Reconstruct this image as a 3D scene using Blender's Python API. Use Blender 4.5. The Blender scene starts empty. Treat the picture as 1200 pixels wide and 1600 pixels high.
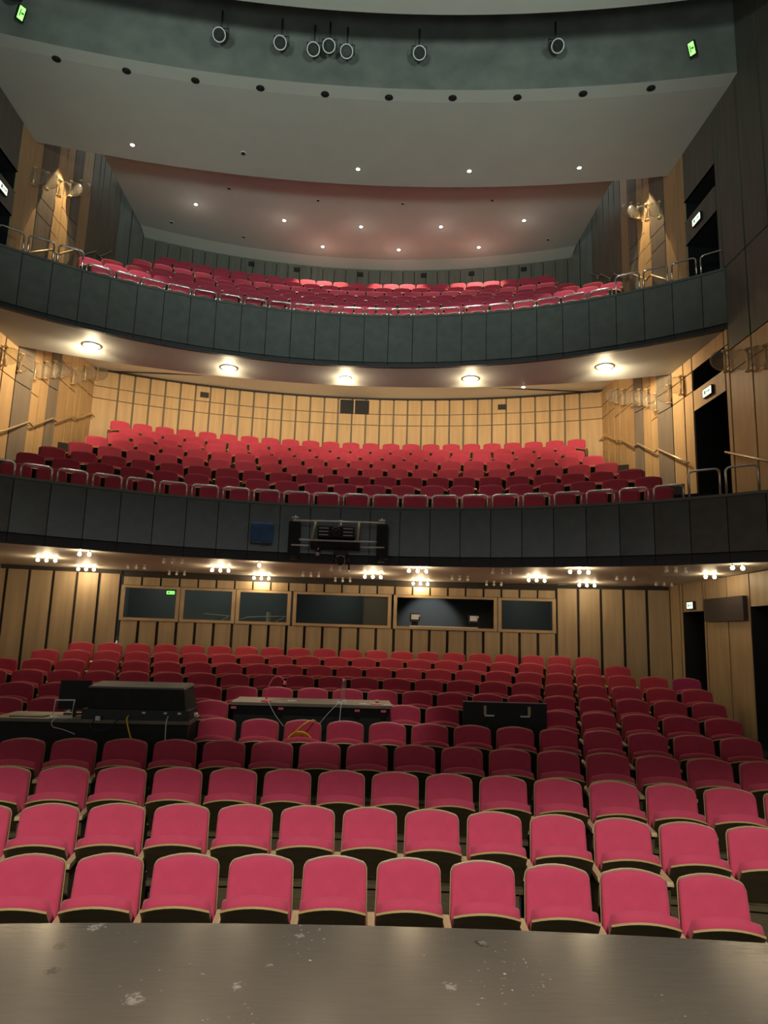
import bpy, math, random
from math import sin, cos, pi, sqrt, asin, atan2, radians
from mathutils import Vector, Matrix
random.seed(7)
SC = bpy.context.scene
COL = SC.collection
E = 2.57            # eye height of the photographer above the front stalls floor

# ------------------------------------------------------------------ camera, world, exposure, large lights
cam = bpy.data.cameras.new('camera'); camo = bpy.data.objects.new('camera', cam); COL.objects.link(camo)
cam.sensor_fit = 'HORIZONTAL'; cam.sensor_width = 36.0; cam.lens = 36.0*1100/1200; cam.clip_start = 0.05; cam.clip_end = 200
PITCH, ROLL, YAW, CX = radians(9.91), radians(1.77), radians(1.99), 0.36
_f = Vector((sin(YAW)*cos(PITCH), cos(YAW)*cos(PITCH), sin(PITCH)))
_r0 = Vector((cos(YAW), -sin(YAW), 0)); _u0 = _r0.cross(_f)
_r = _r0*cos(ROLL)+_u0*sin(ROLL); _u = _u0*cos(ROLL)-_r0*sin(ROLL)
camo.matrix_world = Matrix(((_r.x, _u.x, -_f.x, CX), (_r.y, _u.y, -_f.y, 0), (_r.z, _u.z, -_f.z, E), (0, 0, 0, 1)))
SC.camera = camo
SC.view_settings.view_transform = 'Standard'; SC.view_settings.look = 'None'
SC.view_settings.gamma = 1; SC.view_settings.use_curve_mapping = False
SC.view_settings.exposure = 0.16
w = bpy.data.worlds.new('world'); SC.world = w; w.use_nodes = True
w.node_tree.nodes['Background'].inputs[0].default_value = (0.90, 1.0, 0.98, 1)
w.node_tree.nodes['Background'].inputs[1].default_value = 0.32

def lamp(name, kind, loc, power, col, size=0.1, aim=None, **kw):
    l = bpy.data.lights.new(name, kind); l.energy = power; l.color = col
    if kind in ('POINT', 'SPOT'): l.shadow_soft_size = size
    if kind == 'AREA': l.size = size
    for k, v in kw.items(): setattr(l, k, v)
    o = bpy.data.objects.new(name, l); COL.objects.link(o); o.location = loc
    if aim is not None:
        o.rotation_euler = (Vector(aim)-Vector(loc)).to_track_quat('-Z', 'Y').to_euler()
    return o
# stage work light behind the photographer, cut off by the proscenium header
lamp('stage_worklight', 'SPOT', (0.5, -4.0, E+6.0), 4900, (1.0, 0.92, 0.88), 0.20, (0.5, 5.5, E-1.5), spot_size=radians(110), spot_blend=0.5)
for ux in (-4.0, 4.0):  # unseen fill lamps added to brighten the front ceiling panel
    lamp('ceiling_fill', 'SPOT', (ux, -7.0, E-0.6), 3500, (0.80, 1.0, 0.89), 0.8, (-ux*0.25, 12.4, E+10.4), spot_size=radians(40), spot_blend=0.7)
lamp('ceiling_fill', 'SPOT', (0, -2.5, E-1.2), 900, (0.76, 1.0, 0.90), 0.8, (0, 8.5, E+10.4), spot_size=radians(70), spot_blend=0.8)  # added fill for the ceiling panel nearer the stage
lamp('ceiling_profile_spot', 'SPOT', (0.4, 3.6, E+10.2), 1500, (1.0, 0.86, 0.80), 0.10, (-0.15, 10.3, E-1.4), spot_size=radians(16), spot_blend=0.5)

# ------------------------------------------------------------------ materials
def nodemat(name):
    m = bpy.data.materials.new(name); m.use_nodes = True
    return m, m.node_tree, m.node_tree.nodes['Principled BSDF']
def mat(name, col, rough=0.6, metal=0.0, noise=0.0, scale=20, stretch=(1, 1, 1), bump=0.0, spec=0.5, sheen=0.0):
    m, t, b = nodemat(name)
    b.inputs['Base Color'].default_value = (*col, 1); b.inputs['Roughness'].default_value = rough
    b.inputs['Metallic'].default_value = metal; b.inputs['Specular IOR Level'].default_value = spec
    if sheen: b.inputs['Sheen Weight'].default_value = sheen; b.inputs['Sheen Roughness'].default_value = 0.5
    if noise or bump:
        tc = t.nodes.new('ShaderNodeTexCoord'); mp = t.nodes.new('ShaderNodeMapping'); mp.inputs['Scale'].default_value = stretch
        n = t.nodes.new('ShaderNodeTexNoise'); n.inputs['Scale'].default_value = scale; n.inputs['Detail'].default_value = 4
        t.links.new(tc.outputs['Object'], mp.inputs[0]); t.links.new(mp.outputs[0], n.inputs['Vector'])
        if noise:
            r = t.nodes.new('ShaderNodeValToRGB')
            r.color_ramp.elements[0].position = 0.3; r.color_ramp.elements[1].position = 0.7
            r.color_ramp.elements[0].color = (*[c*(1-noise) for c in col], 1); r.color_ramp.elements[1].color = (*[min(1, c*(1+noise)) for c in col], 1)
            t.links.new(n.outputs['Fac'], r.inputs[0]); t.links.new(r.outputs[0], b.inputs['Base Color'])
        if bump:
            bp = t.nodes.new('ShaderNodeBump'); bp.inputs['Strength'].default_value = bump; bp.inputs['Distance'].default_value = 0.01
            t.links.new(n.outputs['Fac'], bp.inputs['Height']); t.links.new(bp.outputs[0], b.inputs['Normal'])
    return m
def emit(name, col, strength):
    m, t, b = nodemat(name); b.inputs['Base Color'].default_value = (*col, 1)
    b.inputs['Emission Color'].default_value = (*col, 1); b.inputs['Emission Strength'].default_value = strength
    return m
def glassy(name, tint, amount, rough=0.03):
    m, t, b = nodemat(name); out = t.nodes['Material Output']
    tr = t.nodes.new('ShaderNodeBsdfTransparent'); tr.inputs[0].default_value = (*tint, 1)
    g = t.nodes.new('ShaderNodeBsdfGlossy'); g.inputs['Roughness'].default_value = rough
    mx = t.nodes.new('ShaderNodeMixShader'); fr = t.nodes.new('ShaderNodeLayerWeight'); fr.inputs[0].default_value = amount
    t.links.new(fr.outputs['Facing'], mx.inputs[0]); t.links.new(tr.outputs[0], mx.inputs[1]); t.links.new(g.outputs[0], mx.inputs[2])
    t.links.new(mx.outputs[0], out.inputs[0]); t.nodes.remove(b); return m

M = {}
M['fabric'] = mat('seat_fabric', (0.46, 0.052, 0.096), 0.88, noise=0.06, scale=9, bump=0.05, spec=0.2, sheen=0.15)
M['ply'] = mat('plywood_edge', (0.36, 0.27, 0.10), 0.4)
M['purple'] = mat('purple_seat_fabric', (0.34, 0.035, 0.13), 0.88, noise=0.06, scale=9, spec=0.2, sheen=0.15)
M['darkwood'] = mat('dark_stained_wood', (0.078, 0.060, 0.027), 0.45, noise=0.3, scale=6, stretch=(1, 1, 14))
M['armwood'] = mat('armrest_wood', (0.50, 0.38, 0.20), 0.35, noise=0.15, scale=6, stretch=(8, 1, 1))
M['iron'] = mat('black_iron', (0.015, 0.015, 0.016), 0.5)
M['carpet'] = mat('dark_carpet', (0.020, 0.016, 0.016), 0.95, noise=0.3, scale=60)
M['maple'] = mat('maple_panel', (0.52, 0.35, 0.175), 0.5, noise=0.10, scale=3.0, stretch=(3, 3, 0.25))
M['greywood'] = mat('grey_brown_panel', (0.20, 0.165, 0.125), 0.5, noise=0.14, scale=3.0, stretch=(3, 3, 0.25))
M['stallwood'] = mat('walnut_panel', (0.36, 0.265, 0.155), 0.5, noise=0.14, scale=3.0, stretch=(3, 3, 0.25))
M['groove'] = mat('panel_groove', (0.030, 0.025, 0.020), 0.8)
M['strip'] = mat('panel_strip', (0.16, 0.13, 0.09), 0.6)
M['front'] = mat('balcony_front_panel', (0.090, 0.097, 0.095), 0.22, noise=0.12, scale=5, stretch=(1, 1, 1), spec=0.9)
M['frontlow'] = mat('balcony_front_base', (0.034, 0.038, 0.044), 0.6)
M['darkpanel'] = mat('shade_darkened_panel', (0.135, 0.140, 0.118), 0.5, noise=0.14, scale=3.0, stretch=(3, 3, 0.25))  # panel wood with the dimness of the upper hall put into its colour
M['cap'] = mat('parapet_cap', (0.16, 0.16, 0.14), 0.4)
M['plaster'] = mat('ceiling_plaster', (0.50, 0.505, 0.46), 0.8, noise=0.03, scale=1.5)
M['white'] = mat('white_plaster', (0.82, 0.80, 0.74), 0.8)
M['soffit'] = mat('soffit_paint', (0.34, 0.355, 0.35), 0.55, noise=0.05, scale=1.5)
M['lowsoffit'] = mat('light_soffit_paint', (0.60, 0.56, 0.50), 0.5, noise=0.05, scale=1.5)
M['void'] = mat('dark_bulkhead', (0.195, 0.205, 0.185), 0.85, noise=0.2, scale=2)
M['black'] = mat('matt_black', (0.010, 0.010, 0.011), 0.7)
M['softblack'] = mat('black_cloth', (0.014, 0.014, 0.016), 0.8, noise=0.3, scale=10)
M['chrome'] = mat('brushed_steel', (0.72, 0.72, 0.70), 0.25, 1.0)
M['brass'] = mat('brass', (0.80, 0.66, 0.42), 0.38, 0.7)
M['oakframe'] = mat('oak_frame', (0.40, 0.28, 0.15), 0.45, noise=0.1, scale=4, stretch=(1, 1, 1))
M['glass'] = glassy('window_glass', (0.85, 0.88, 0.86), 0.25)
M['acryl'] = glassy('clear_acrylic', (0.97, 0.96, 0.93), 0.45, 0.08)
_t = M['acryl'].node_tree; _o = _t.nodes['Material Output']; _sh = _o.inputs[0].links[0].from_socket
_d = _t.nodes.new('ShaderNodeBsdfDiffuse'); _d.inputs[0].default_value = (0.9, 0.88, 0.82, 1); _m = _t.nodes.new('ShaderNodeMixShader'); _m.inputs[0].default_value = 0.05
_t.links.new(_sh, _m.inputs[1]); _t.links.new(_d.outputs[0], _m.inputs[2]); _t.links.new(_m.outputs[0], _o.inputs[0])
M['bulb'] = emit('lit_bulb', (1.0, 0.80, 0.50), 60)
M['bulboff'] = mat('unlit_bulb', (0.92, 0.90, 0.84), 0.2)
M['lens'] = emit('lit_lens', (1.0, 0.84, 0.55), 40)
M['lensw'] = emit('lit_downlight', (1.0, 0.90, 0.80), 14)
M['exitg'] = emit('green_sign_light', (0.25, 1.0, 0.15), 2.2)
M['exitw'] = emit('pale_sign_light', (0.80, 1.0, 0.72), 1.8)
M['exitd'] = mat('sign_green', (0.02, 0.25, 0.08), 0.5)
M['booth'] = mat('booth_wall', (0.12, 0.127, 0.122), 0.9)
M['blue'] = mat('blue_cloth', (0.050, 0.14, 0.32), 0.7, noise=0.2, scale=6)
M['yellow'] = mat('yellow_cable', (0.75, 0.50, 0.02), 0.45)
M['whitep'] = mat('white_plastic', (0.65, 0.65, 0.62), 0.4)
M['pink'] = mat('pink_plastic', (0.75, 0.10, 0.16), 0.4)
M['cover'] = mat('grey_dust_cover', (0.13, 0.115, 0.12), 0.6)
M['silver'] = mat('silver_metal', (0.74, 0.74, 0.72), 0.35, 0.1)
M['desk'] = mat('worn_desk_top', (0.17, 0.14, 0.10), 0.5, noise=0.2, scale=4)
M['cream'] = mat('cream_paint', (0.62, 0.58, 0.36), 0.5)
M['speaker'] = mat('speaker_cloth', (0.045, 0.035, 0.034), 0.8, noise=0.15, scale=40)

ZS_ = E-1.60
PALE, DARK = (0.27, 0.26, 0.235), (0.025, 0.023, 0.020)
SCUFFS = [(-1.08, 3.95, .10, DARK), (-1.0, 3.68, .09, DARK), (1.09, 4.06, .11, DARK), (-0.55, 3.44, .12, PALE), (-0.98, 4.19, .14, PALE), (0.0, 3.78, .05, PALE), (-0.12, 3.56, .09, PALE), (0.86, 3.59, .10, PALE), (0.12, 4.12, .07, PALE), (1.10, 4.07, .06, PALE)]
def stage_mat():
    m, t, b = nodemat('stage_boards'); tc = t.nodes.new('ShaderNodeTexCoord')
    mp = t.nodes.new('ShaderNodeMapping'); mp.inputs['Scale'].default_value = (1.2, 14, 1); t.links.new(tc.outputs['Object'], mp.inputs[0])
    n = t.nodes.new('ShaderNodeTexNoise'); n.inputs['Scale'].default_value = 4; n.inputs['Detail'].default_value = 8; t.links.new(mp.outputs[0], n.inputs['Vector'])
    r = t.nodes.new('ShaderNodeValToRGB'); r.color_ramp.elements[0].color = (0.088, 0.083, 0.066, 1); r.color_ramp.elements[1].color = (0.102, 0.096, 0.076, 1)
    r.color_ramp.elements[0].position = .3; r.color_ramp.elements[1].position = .75
    t.links.new(n.outputs['Fac'], r.inputs[0])
    # pale scuff specks of their own shape
    n2 = t.nodes.new('ShaderNodeTexNoise'); n2.inputs['Scale'].default_value = 38; n2.inputs['Detail'].default_value = 3; t.links.new(tc.outputs['Object'], n2.inputs['Vector'])
    n3 = t.nodes.new('ShaderNodeTexNoise'); n3.inputs['Scale'].default_value = 2.3; t.links.new(tc.outputs['Object'], n3.inputs['Vector'])
    a = t.nodes.new('ShaderNodeMapRange'); a.inputs[1].default_value = 0.66; a.inputs[2].default_value = 0.72; t.links.new(n2.outputs['Fac'], a.inputs[0])
    c = t.nodes.new('ShaderNodeMapRange'); c.inputs[1].default_value = 0.56; c.inputs[2].default_value = 0.66; t.links.new(n3.outputs['Fac'], c.inputs[0])
    mu = t.nodes.new('ShaderNodeMath'); mu.operation = 'MULTIPLY'; t.links.new(a.outputs[0], mu.inputs[0]); t.links.new(c.outputs[0], mu.inputs[1])
    mx = t.nodes.new('ShaderNodeMixRGB'); mx.inputs[2].default_value = (0.5, 0.49, 0.45, 1); t.links.new(mu.outputs[0], mx.inputs[0]); t.links.new(r.outputs[0], mx.inputs[1])
    prev = mx
    for (sx, sy, sr, col) in SCUFFS:
        dv = t.nodes.new('ShaderNodeVectorMath'); dv.operation = 'SUBTRACT'; dv.inputs[1].default_value = (sx, sy, ZS_); t.links.new(tc.outputs['Object'], dv.inputs[0])
        sv = t.nodes.new('ShaderNodeVectorMath'); sv.operation = 'MULTIPLY'; sv.inputs[1].default_value = (1.0, 0.8, 0.0); t.links.new(dv.outputs[0], sv.inputs[0])
        le = t.nodes.new('ShaderNodeVectorMath'); le.operation = 'LENGTH'; t.links.new(sv.outputs[0], le.inputs[0])
        mr = t.nodes.new('ShaderNodeMapRange'); mr.inputs[1].default_value = 0.0; mr.inputs[2].default_value = sr; mr.inputs[3].default_value = 1.0; mr.inputs[4].default_value = 0.0; t.links.new(le.outputs['Value'], mr.inputs[0])
        nn_ = t.nodes.new('ShaderNodeTexNoise'); nn_.inputs['Scale'].default_value = 55; nn_.inputs['Detail'].default_value = 5; t.links.new(tc.outputs['Object'], nn_.inputs['Vector'])
        m1 = t.nodes.new('ShaderNodeMath'); m1.operation = 'MULTIPLY'; t.links.new(mr.outputs[0], m1.inputs[0]); t.links.new(nn_.outputs['Fac'], m1.inputs[1])
        th = t.nodes.new('ShaderNodeMapRange'); th.inputs[1].default_value = 0.33; th.inputs[2].default_value = 0.47; t.links.new(m1.outputs[0], th.inputs[0])
        m2 = t.nodes.new('ShaderNodeMixRGB'); m2.inputs[2].default_value = (*col, 1); t.links.new(th.outputs[0], m2.inputs[0]); t.links.new(prev.outputs[0], m2.inputs[1]); prev = m2
    t.links.new(prev.outputs[0], b.inputs['Base Color'])
    b.inputs['Roughness'].default_value = 0.21; b.inputs['Specular IOR Level'].default_value = 0.8
    bp = t.nodes.new('ShaderNodeBump'); bp.inputs['Strength'].default_value = 0.07; bp.inputs['Distance'].default_value = 0.004
    t.links.new(n.outputs['Fac'], bp.inputs['Height']); t.links.new(bp.outputs[0], b.inputs['Normal'])
    return m
M['stage'] = stage_mat()

# ------------------------------------------------------------------ mesh helpers
class MB:
    def __init__(s): s.v = []; s.f = []; s.m = []; s.mats = []; s.sm = []
    def mi(s, k):
        if k not in s.mats: s.mats.append(k)
        return s.mats.index(k)
    def face(s, idx, k, smooth=False): s.f.append(tuple(idx)); s.m.append(s.mi(k)); s.sm.append(smooth)
    def quad(s, a, b, c, d, k, smooth=False):
        n = len(s.v); s.v += [tuple(a), tuple(b), tuple(c), tuple(d)]; s.face((n, n+1, n+2, n+3), k, smooth)
    def hexa(s, p, k):          # 8 points: bottom ring 0-3, top ring 4-7
        n = len(s.v); s.v += [tuple(q) for q in p]
        for q in ((0, 3, 2, 1), (4, 5, 6, 7), (0, 1, 5, 4), (1, 2, 6, 5), (2, 3, 7, 6), (3, 0, 4, 7)): s.face([n+i for i in q], k)
    def box(s, c, d, k, rot=None):
        p = []
        for z in (-1, 1):
            for x, y in ((-1, -1), (1, -1), (1, 1), (-1, 1)):
                v = Vector((x*d[0]/2, y*d[1]/2, z*d[2]/2))
                if rot is not None: v = rot @ v
                p.append(v+Vector(c))
        s.hexa(p, k)
    def tube(s, path, r, k, n=8, cap=True, closed=False):
        path = [Vector(p) for p in path]; rings = []
        for i, p in enumerate(path):
            if closed: d = path[(i+1) % len(path)]-path[i-1]
            else: d = path[min(i+1, len(path)-1)]-path[max(i-1, 0)]
            d.normalize(); a = d.orthogonal().normalized() if i == 0 else (a-d*a.dot(d)).normalized()
            b = d.cross(a); rings.append(len(s.v))
            rr = r[i] if isinstance(r, (list, tuple)) else r
            for j in range(n):
                t = 2*pi*j/n; s.v.append(tuple(p+a*rr*cos(t)+b*rr*sin(t)))
        m = len(rings)
        for i in range(m if closed else m-1):
            A, B = rings[i], rings[(i+1) % m]
            for j in range(n): s.face((A+j, A+(j+1) % n, B+(j+1) % n, B+j), k, True)
        if cap and not closed:
            s.face([rings[0]+j for j in range(n)][::-1], k); s.face([rings[-1]+j for j in range(n)], k)
    def lathe(s, prof, c, k, n=16, axis='Z', rot=None):
        rings = []
        for r, h in prof:
            rings.append(len(s.v))
            for j in range(n):
                t = 2*pi*j/n
                v = Vector((r*cos(t), r*sin(t), h))
                if axis == 'Y': v = Vector((v.x, v.z, v.y))
                if axis == 'X': v = Vector((v.z, v.x, v.y))
                if rot is not None: v = rot @ v
                s.v.append(tuple(v+Vector(c)))
        for A, B in zip(rings, rings[1:]):
            for j in range(n): s.face((A+j, A+(j+1) % n, B+(j+1) % n, B+j), k, True)
        s.face([rings[0]+j for j in range(n)][::-1], k); s.face([rings[-1]+j for j in range(n)], k)
    def add(s, o, mx):
        n = len(s.v); s.v += [tuple(mx @ Vector(v)) for v in o.v]
        for f, m, sm in zip(o.f, o.m, o.sm): s.face([n+i for i in f], o.mats[m], sm)
    def mesh(s, name):
        me = bpy.data.meshes.new(name); me.from_pydata(s.v, [], s.f)
        for k in s.mats: me.materials.append(M[k])
        me.polygons.foreach_set('material_index', s.m); me.polygons.foreach_set('use_smooth', s.sm)
        me.update(); return me
    def build(s, name, parent=None, loc=None):
        o = bpy.data.objects.new(name, s.mesh(name)); COL.objects.link(o)
        if parent: o.parent = parent
        if loc is not None: o.location = loc
        return o
def structure(o): o['kind'] = 'structure'; return o
def tag(o, label, cat, group=None):
    o['label'] = label; o['category'] = cat
    if group: o['group'] = group
    return o
def empty(name, loc, rz=0.0):
    o = bpy.data.objects.new(name, None); COL.objects.link(o); o.location = loc; o.rotation_euler = (0, 0, rz); o.empty_display_size = 0.1
    return o
def put(mesh, name, parent, loc=None, rot=None):
    o = bpy.data.objects.new(name, mesh); COL.objects.link(o); o.parent = parent
    if loc is not None: o.location = loc
    if rot is not None: o.rotation_euler = rot
    return o
ORD = ['first', 'second', 'third', 'fourth', 'fifth', 'sixth', 'seventh', 'eighth', 'ninth', 'tenth', 'eleventh', 'twelfth', 'thirteenth',
       'fourteenth', 'fifteenth', 'sixteenth', 'seventeenth', 'eighteenth', 'nineteenth', 'twentieth', 'twenty-first', 'twenty-second',
       'twenty-third', 'twenty-fourth', 'twenty-fifth', 'twenty-sixth', 'twenty-seventh', 'twenty-eighth', 'twenty-ninth', 'thirtieth']

# concentric layouts: stalls rows, lower balcony, upper balcony (arc centre on the hall axis X = 0)
YS, YB, YC = -12.30, 3.61, 4.084
WX = 7.0
def on_arc(yc, R, s):
    t = s/R; return Vector((R*sin(t), yc+R*cos(t), 0)), -t
def arc_y(yc, R): return lambda x: yc+sqrt(max(R*R-x*x, 0.01))
XS = [-WX+2*WX*i/56 for i in range(57)]
def sheet(mb, fy0, fy1, z0, z1, k, smooth=True):
    for a, b in zip(XS, XS[1:]):
        mb.quad((a, fy0(a), z0), (b, fy0(b), z0), (b, fy1(b), z1), (a, fy1(a), z1), k, smooth)
def riser(mb, fy, z0, z1, k): sheet(mb, fy, fy, z0, z1, k)

# ------------------------------------------------------------------ stage and stalls floor
ZST = E-1.60
mb = MB(); edge = lambda x: 4.27-0.0225*(x-0.1)**2
n = 64
sheet(mb, lambda x: -12.0, edge, ZST, ZST, 'stage', False)
riser(mb, edge, 0.0, ZST, 'darkwood')
structure(mb.build('floor'))
R0, DR, Z0, DZ = 17.977, 0.964, E-1.645, 0.133
def row_R(i): return R0+DR*(i-1)
def row_z(i): return Z0+DZ*(i-1)
SEATH = 0.93
mb = MB()
sheet(mb, edge, arc_y(YS, row_R(1)+0.27), row_z(1)-SEATH, row_z(1)-SEATH, 'carpet', False)
for i in range(2, 12):
    zf = row_z(i)-SEATH
    riser(mb, arc_y(YS, row_R(i)-DR+0.27), zf-DZ, zf, 'carpet')
    sheet(mb, arc_y(YS, row_R(i)-DR+0.27), arc_y(YS, row_R(i)+0.27 if i < 11 else 28.4), zf, zf, 'carpet', False)
structure(mb.build('floor.001'))

# ------------------------------------------------------------------ side walls
def panel(mb, side, ya, yb, z0, z1, k, tilt=0.0, gap=0.018):
    x0 = WX; x1 = WX-tilt
    a, b = ya+gap, yb-gap
    P = [(x0, a, z0), (x0+0.05, a, z0), (x0+0.05, b, z0), (x1, b, z0), (x0, a, z1), (x0+0.05, a, z1), (x0+0.05, b, z1), (x1, b, z1)]
    P = [(side*x, y, z) for x, y, z in P]
    mb.hexa(P, k)
def side_wall(side, cuts, darks, doors):
    mb = MB()
    back = WX+0.05
    # backing leaf with the door openings left free
    ys = sorted({-2.0, 22.5, *[d[0] for d in doors], *[d[1] for d in doors]})
    for a, b in zip(ys, ys[1:]):
        zz = [-0.4]; 
        for d in sorted([d for d in doors if d[0] <= a and d[1] >= b], key=lambda d: d[2]): zz += [d[2], d[3]]
        zz.append(E+14.0)
        for z0, z1 in zip(zz[::2], zz[1::2]):
            if z1 > z0: mb.quad((side*back, a, z0), (side*back, b, z0), (side*back, b, z1), (side*back, a, z1), 'groove')
    for d in doors:      # dark recess behind each opening
        x0, x1 = side*(WX-0.0), side*(WX+1.1)
        a, b, z0, z1 = d[:4]
        mb.quad((x1, a, z0), (x1, b, z0), (x1, b, z1), (x1, a, z1), 'black')
        mb.quad((x0, a, z0), (x1, a, z0), (x1, a, z1), (x0, a, z1), 'black'); mb.quad((x0, b, z0), (x1, b, z0), (x1, b, z1), (x0, b, z1), 'black')
        mb.quad((x0, a, z1), (x1, a, z1), (x1, b, z1), (x0, b, z1), 'black'); mb.quad((x0, a, z0), (x1, a, z0), (x1, b, z0), (x0, b, z0), 'carpet')
    def lines(y):
        if y > 17.5: return [6.12, 6.48]
        if y > 16.25: return [5.85, 6.30]
        if y > 15.4: return [5.50, 5.92]
        if y > 12.0: return [5.05, 5.46]
        return [4.90, 5.32]
    for j, (a, b) in enumerate(zip(cuts, cuts[1:])):
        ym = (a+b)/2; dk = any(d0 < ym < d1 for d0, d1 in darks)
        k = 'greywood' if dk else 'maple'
        br = [E+1.32]+[E+l for l in lines(ym)]+([E+l+3.9 for l in lines(ym)] if ym > 14.2 and ym < 16.3 else [E+6.95])+[E+13.9]
        ds = sorted([d for d in doors if d[0] < ym < d[1]], key=lambda d: d[2])
        for z0, z1 in zip(br, br[1:]):
            segs = [(z0+0.012, z1-0.012)]
            for d in ds:
                ns = []
                for s0, s1 in segs:
                    if d[3] <= s0 or d[2] >= s1: ns.append((s0, s1))
                    else:
                        if d[2] > s0: ns.append((s0, d[2]))
                        if d[3] < s1: ns.append((d[3], s1))
                segs = ns
            kk = k  # upper panels in weak light get their shade as a darker colour
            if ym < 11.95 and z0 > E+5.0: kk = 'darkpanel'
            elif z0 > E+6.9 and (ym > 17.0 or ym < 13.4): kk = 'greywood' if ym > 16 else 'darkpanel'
            for s0, s1 in segs:
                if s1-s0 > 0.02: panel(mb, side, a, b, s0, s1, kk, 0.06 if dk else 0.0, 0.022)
    # stalls level
    sc = [-2, -1, 0, 1, 2, 3, 4, 4.9, 5.8, 6.7, 7.6, 8.4, 9.2, 9.9, 10.5, 11.72, 12.46, 13.25, 13.35, 14.2, 14.33, 14.78, 15.6]
    for a, b in zip(sc, sc[1:]):
        ym = (a+b)/2; z0, z1 = -0.3, E+1.22
        ds = [d for d in doors if d[0] < ym < d[1] and d[2] < E]
        if ds: z0 = ds[0][3]
        panel(mb, side, a, b, z0, z1, 'stallwood', 0.0, 0.018)
    return structure(mb.build('wall_right' if side > 0 else 'wall_left'))
RD = [(12.10, 13.31, E+1.75, E+4.62), (12.10, 13.31, E+5.03, E+5.46), (12.05, 13.40, E+6.4, E+8.25), (12.05, 13.40, E+8.78, E+9.25),
      (13.35, 14.2, -0.3+1.0, E+0.64), (10.5, 11.72, -0.2+0.8, E+0.66)]
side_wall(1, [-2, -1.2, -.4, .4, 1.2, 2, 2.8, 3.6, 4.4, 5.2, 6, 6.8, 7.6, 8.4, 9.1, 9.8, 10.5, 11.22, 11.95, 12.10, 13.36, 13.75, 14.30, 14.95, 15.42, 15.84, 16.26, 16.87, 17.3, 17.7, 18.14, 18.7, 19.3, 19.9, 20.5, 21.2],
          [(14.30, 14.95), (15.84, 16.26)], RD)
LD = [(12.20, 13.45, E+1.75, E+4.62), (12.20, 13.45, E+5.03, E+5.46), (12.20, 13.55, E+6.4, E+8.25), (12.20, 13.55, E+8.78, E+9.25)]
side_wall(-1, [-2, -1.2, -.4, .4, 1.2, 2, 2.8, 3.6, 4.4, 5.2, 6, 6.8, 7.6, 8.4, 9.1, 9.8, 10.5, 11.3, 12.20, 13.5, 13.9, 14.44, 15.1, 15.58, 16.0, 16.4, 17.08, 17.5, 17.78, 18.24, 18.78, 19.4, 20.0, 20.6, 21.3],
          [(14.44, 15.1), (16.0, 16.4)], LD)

# ------------------------------------------------------------------ stalls back wall with the control-room windows
RS = 27.95
def arc_box(mb, yc, R, s0, s1, z0, z1, k, depth=0.05, inset=0.0):
    pa, ta = on_arc(yc, R-inset, s0*(R-inset)/R); pb, tb = on_arc(yc, R-inset, s1*(R-inset)/R)
    na = Vector((-sin(ta), cos(ta), 0))*depth; nb = Vector((-sin(tb), cos(tb), 0))*depth
    P = [pa, pb, pb+nb, pa+na]
    mb.hexa([(p.x, p.y, z0) for p in P]+[(p.x, p.y, z1) for p in P], k)
mb = MB()
zb, zt = 0.9, E+1.20
def slab(s0, s1, z0, z1, k, d=0.05, i=0.0): arc_box(mb, YS, RS, s0, s1, z0, z1, k, d, i)
wide = [-7.4, -6.93, -6.5, -6.04, -5.58, -5.13, -4.70]
wide2 = [4.72, 5.18, 5.66, 6.13, 6.60, 7.08]
for a, b in list(zip(wide, wide[1:]))+list(zip(wide2, wide2[1:])):
    slab(a+0.028, b-0.028, zb, E+1.115, 'stallwood')
    slab(a, b, zb, zt, 'groove', 0.02, -0.055)
low = [-4.66+0.3905*i for i in range(25)]
for a, b in zip(low, low[1:]):
    slab(a+0.03, b-0.03, zb, E+0.135, 'stallwood'); slab(a+0.02, b-0.02, E+0.895, E+1.065, 'stallwood')
    slab(a, b, zb, E+0.16, 'groove', 0.02, -0.055); slab(a, b, E+0.88, zt, 'groove', 0.02, -0.055)
structure(mb.build('wall_back'))
# window strip: six openings, oak frames, panes
wins = [(-4.67, -3.46, 1), (-3.44, -2.28, 1), (-2.26, -1.08, 1), (-1.03, 1.13, 2), (1.18, 3.45, 0), (3.47, 4.71, 1)]
for i, (a, b, kind) in enumerate(wins):
    fr = MB(); q = 0.075
    arc_box(fr, YS, RS, a, b, E+0.145, E+0.145+q*0.8, 'oakframe', 0.07, 0.015); arc_box(fr, YS, RS, a, b, E+0.885-q*0.7, E+0.885, 'oakframe', 0.07, 0.015)
    arc_box(fr, YS, RS, a, a+q, E+0.145, E+0.885, 'oakframe', 0.07, 0.016); arc_box(fr, YS, RS, b-q, b, E+0.145, E+0.885, 'oakframe', 0.07, 0.016)
    f = structure(fr.build('window_%d' % (i+1)))
    if kind == 1 or kind == 2:
        pn = MB(); arc_box(pn, YS, RS, a+q, b-q, E+0.195, E+0.84, 'glass', 0.008, -0.03); structure(pn.build('pane', f))
    if kind == 2:   # sliding leaf with a pale blind at the right
        bl = MB(); arc_box(bl, YS, RS, 0.52, b-q, E+0.195, E+0.84, 'cover', 0.02, -0.07); structure(bl.build('blind', f))
bo = MB()   # the dark control rooms behind
for s0, s1 in ((-4.8, -1.06), (-1.06, 1.15), (1.15, 3.46), (3.46, 4.8)):
    arc_box(bo, YS, RS, s0, s1, E-0.3, E+1.5, 'booth', 0.05, -2.2)
for sx in (-4.8, -1.06, 1.15, 3.46, 4.8):
    p0, t0 = on_arc(YS, RS+0.1, sx); p1, _ = on_arc(YS, RS+2.2, sx*(RS+2.2)/RS)
    bo.quad((p0.x, p0.y, E-0.3), (p1.x, p1.y, E-0.3), (p1.x, p1.y, E+1.5), (p0.x, p0.y, E+1.5), 'booth')
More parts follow.
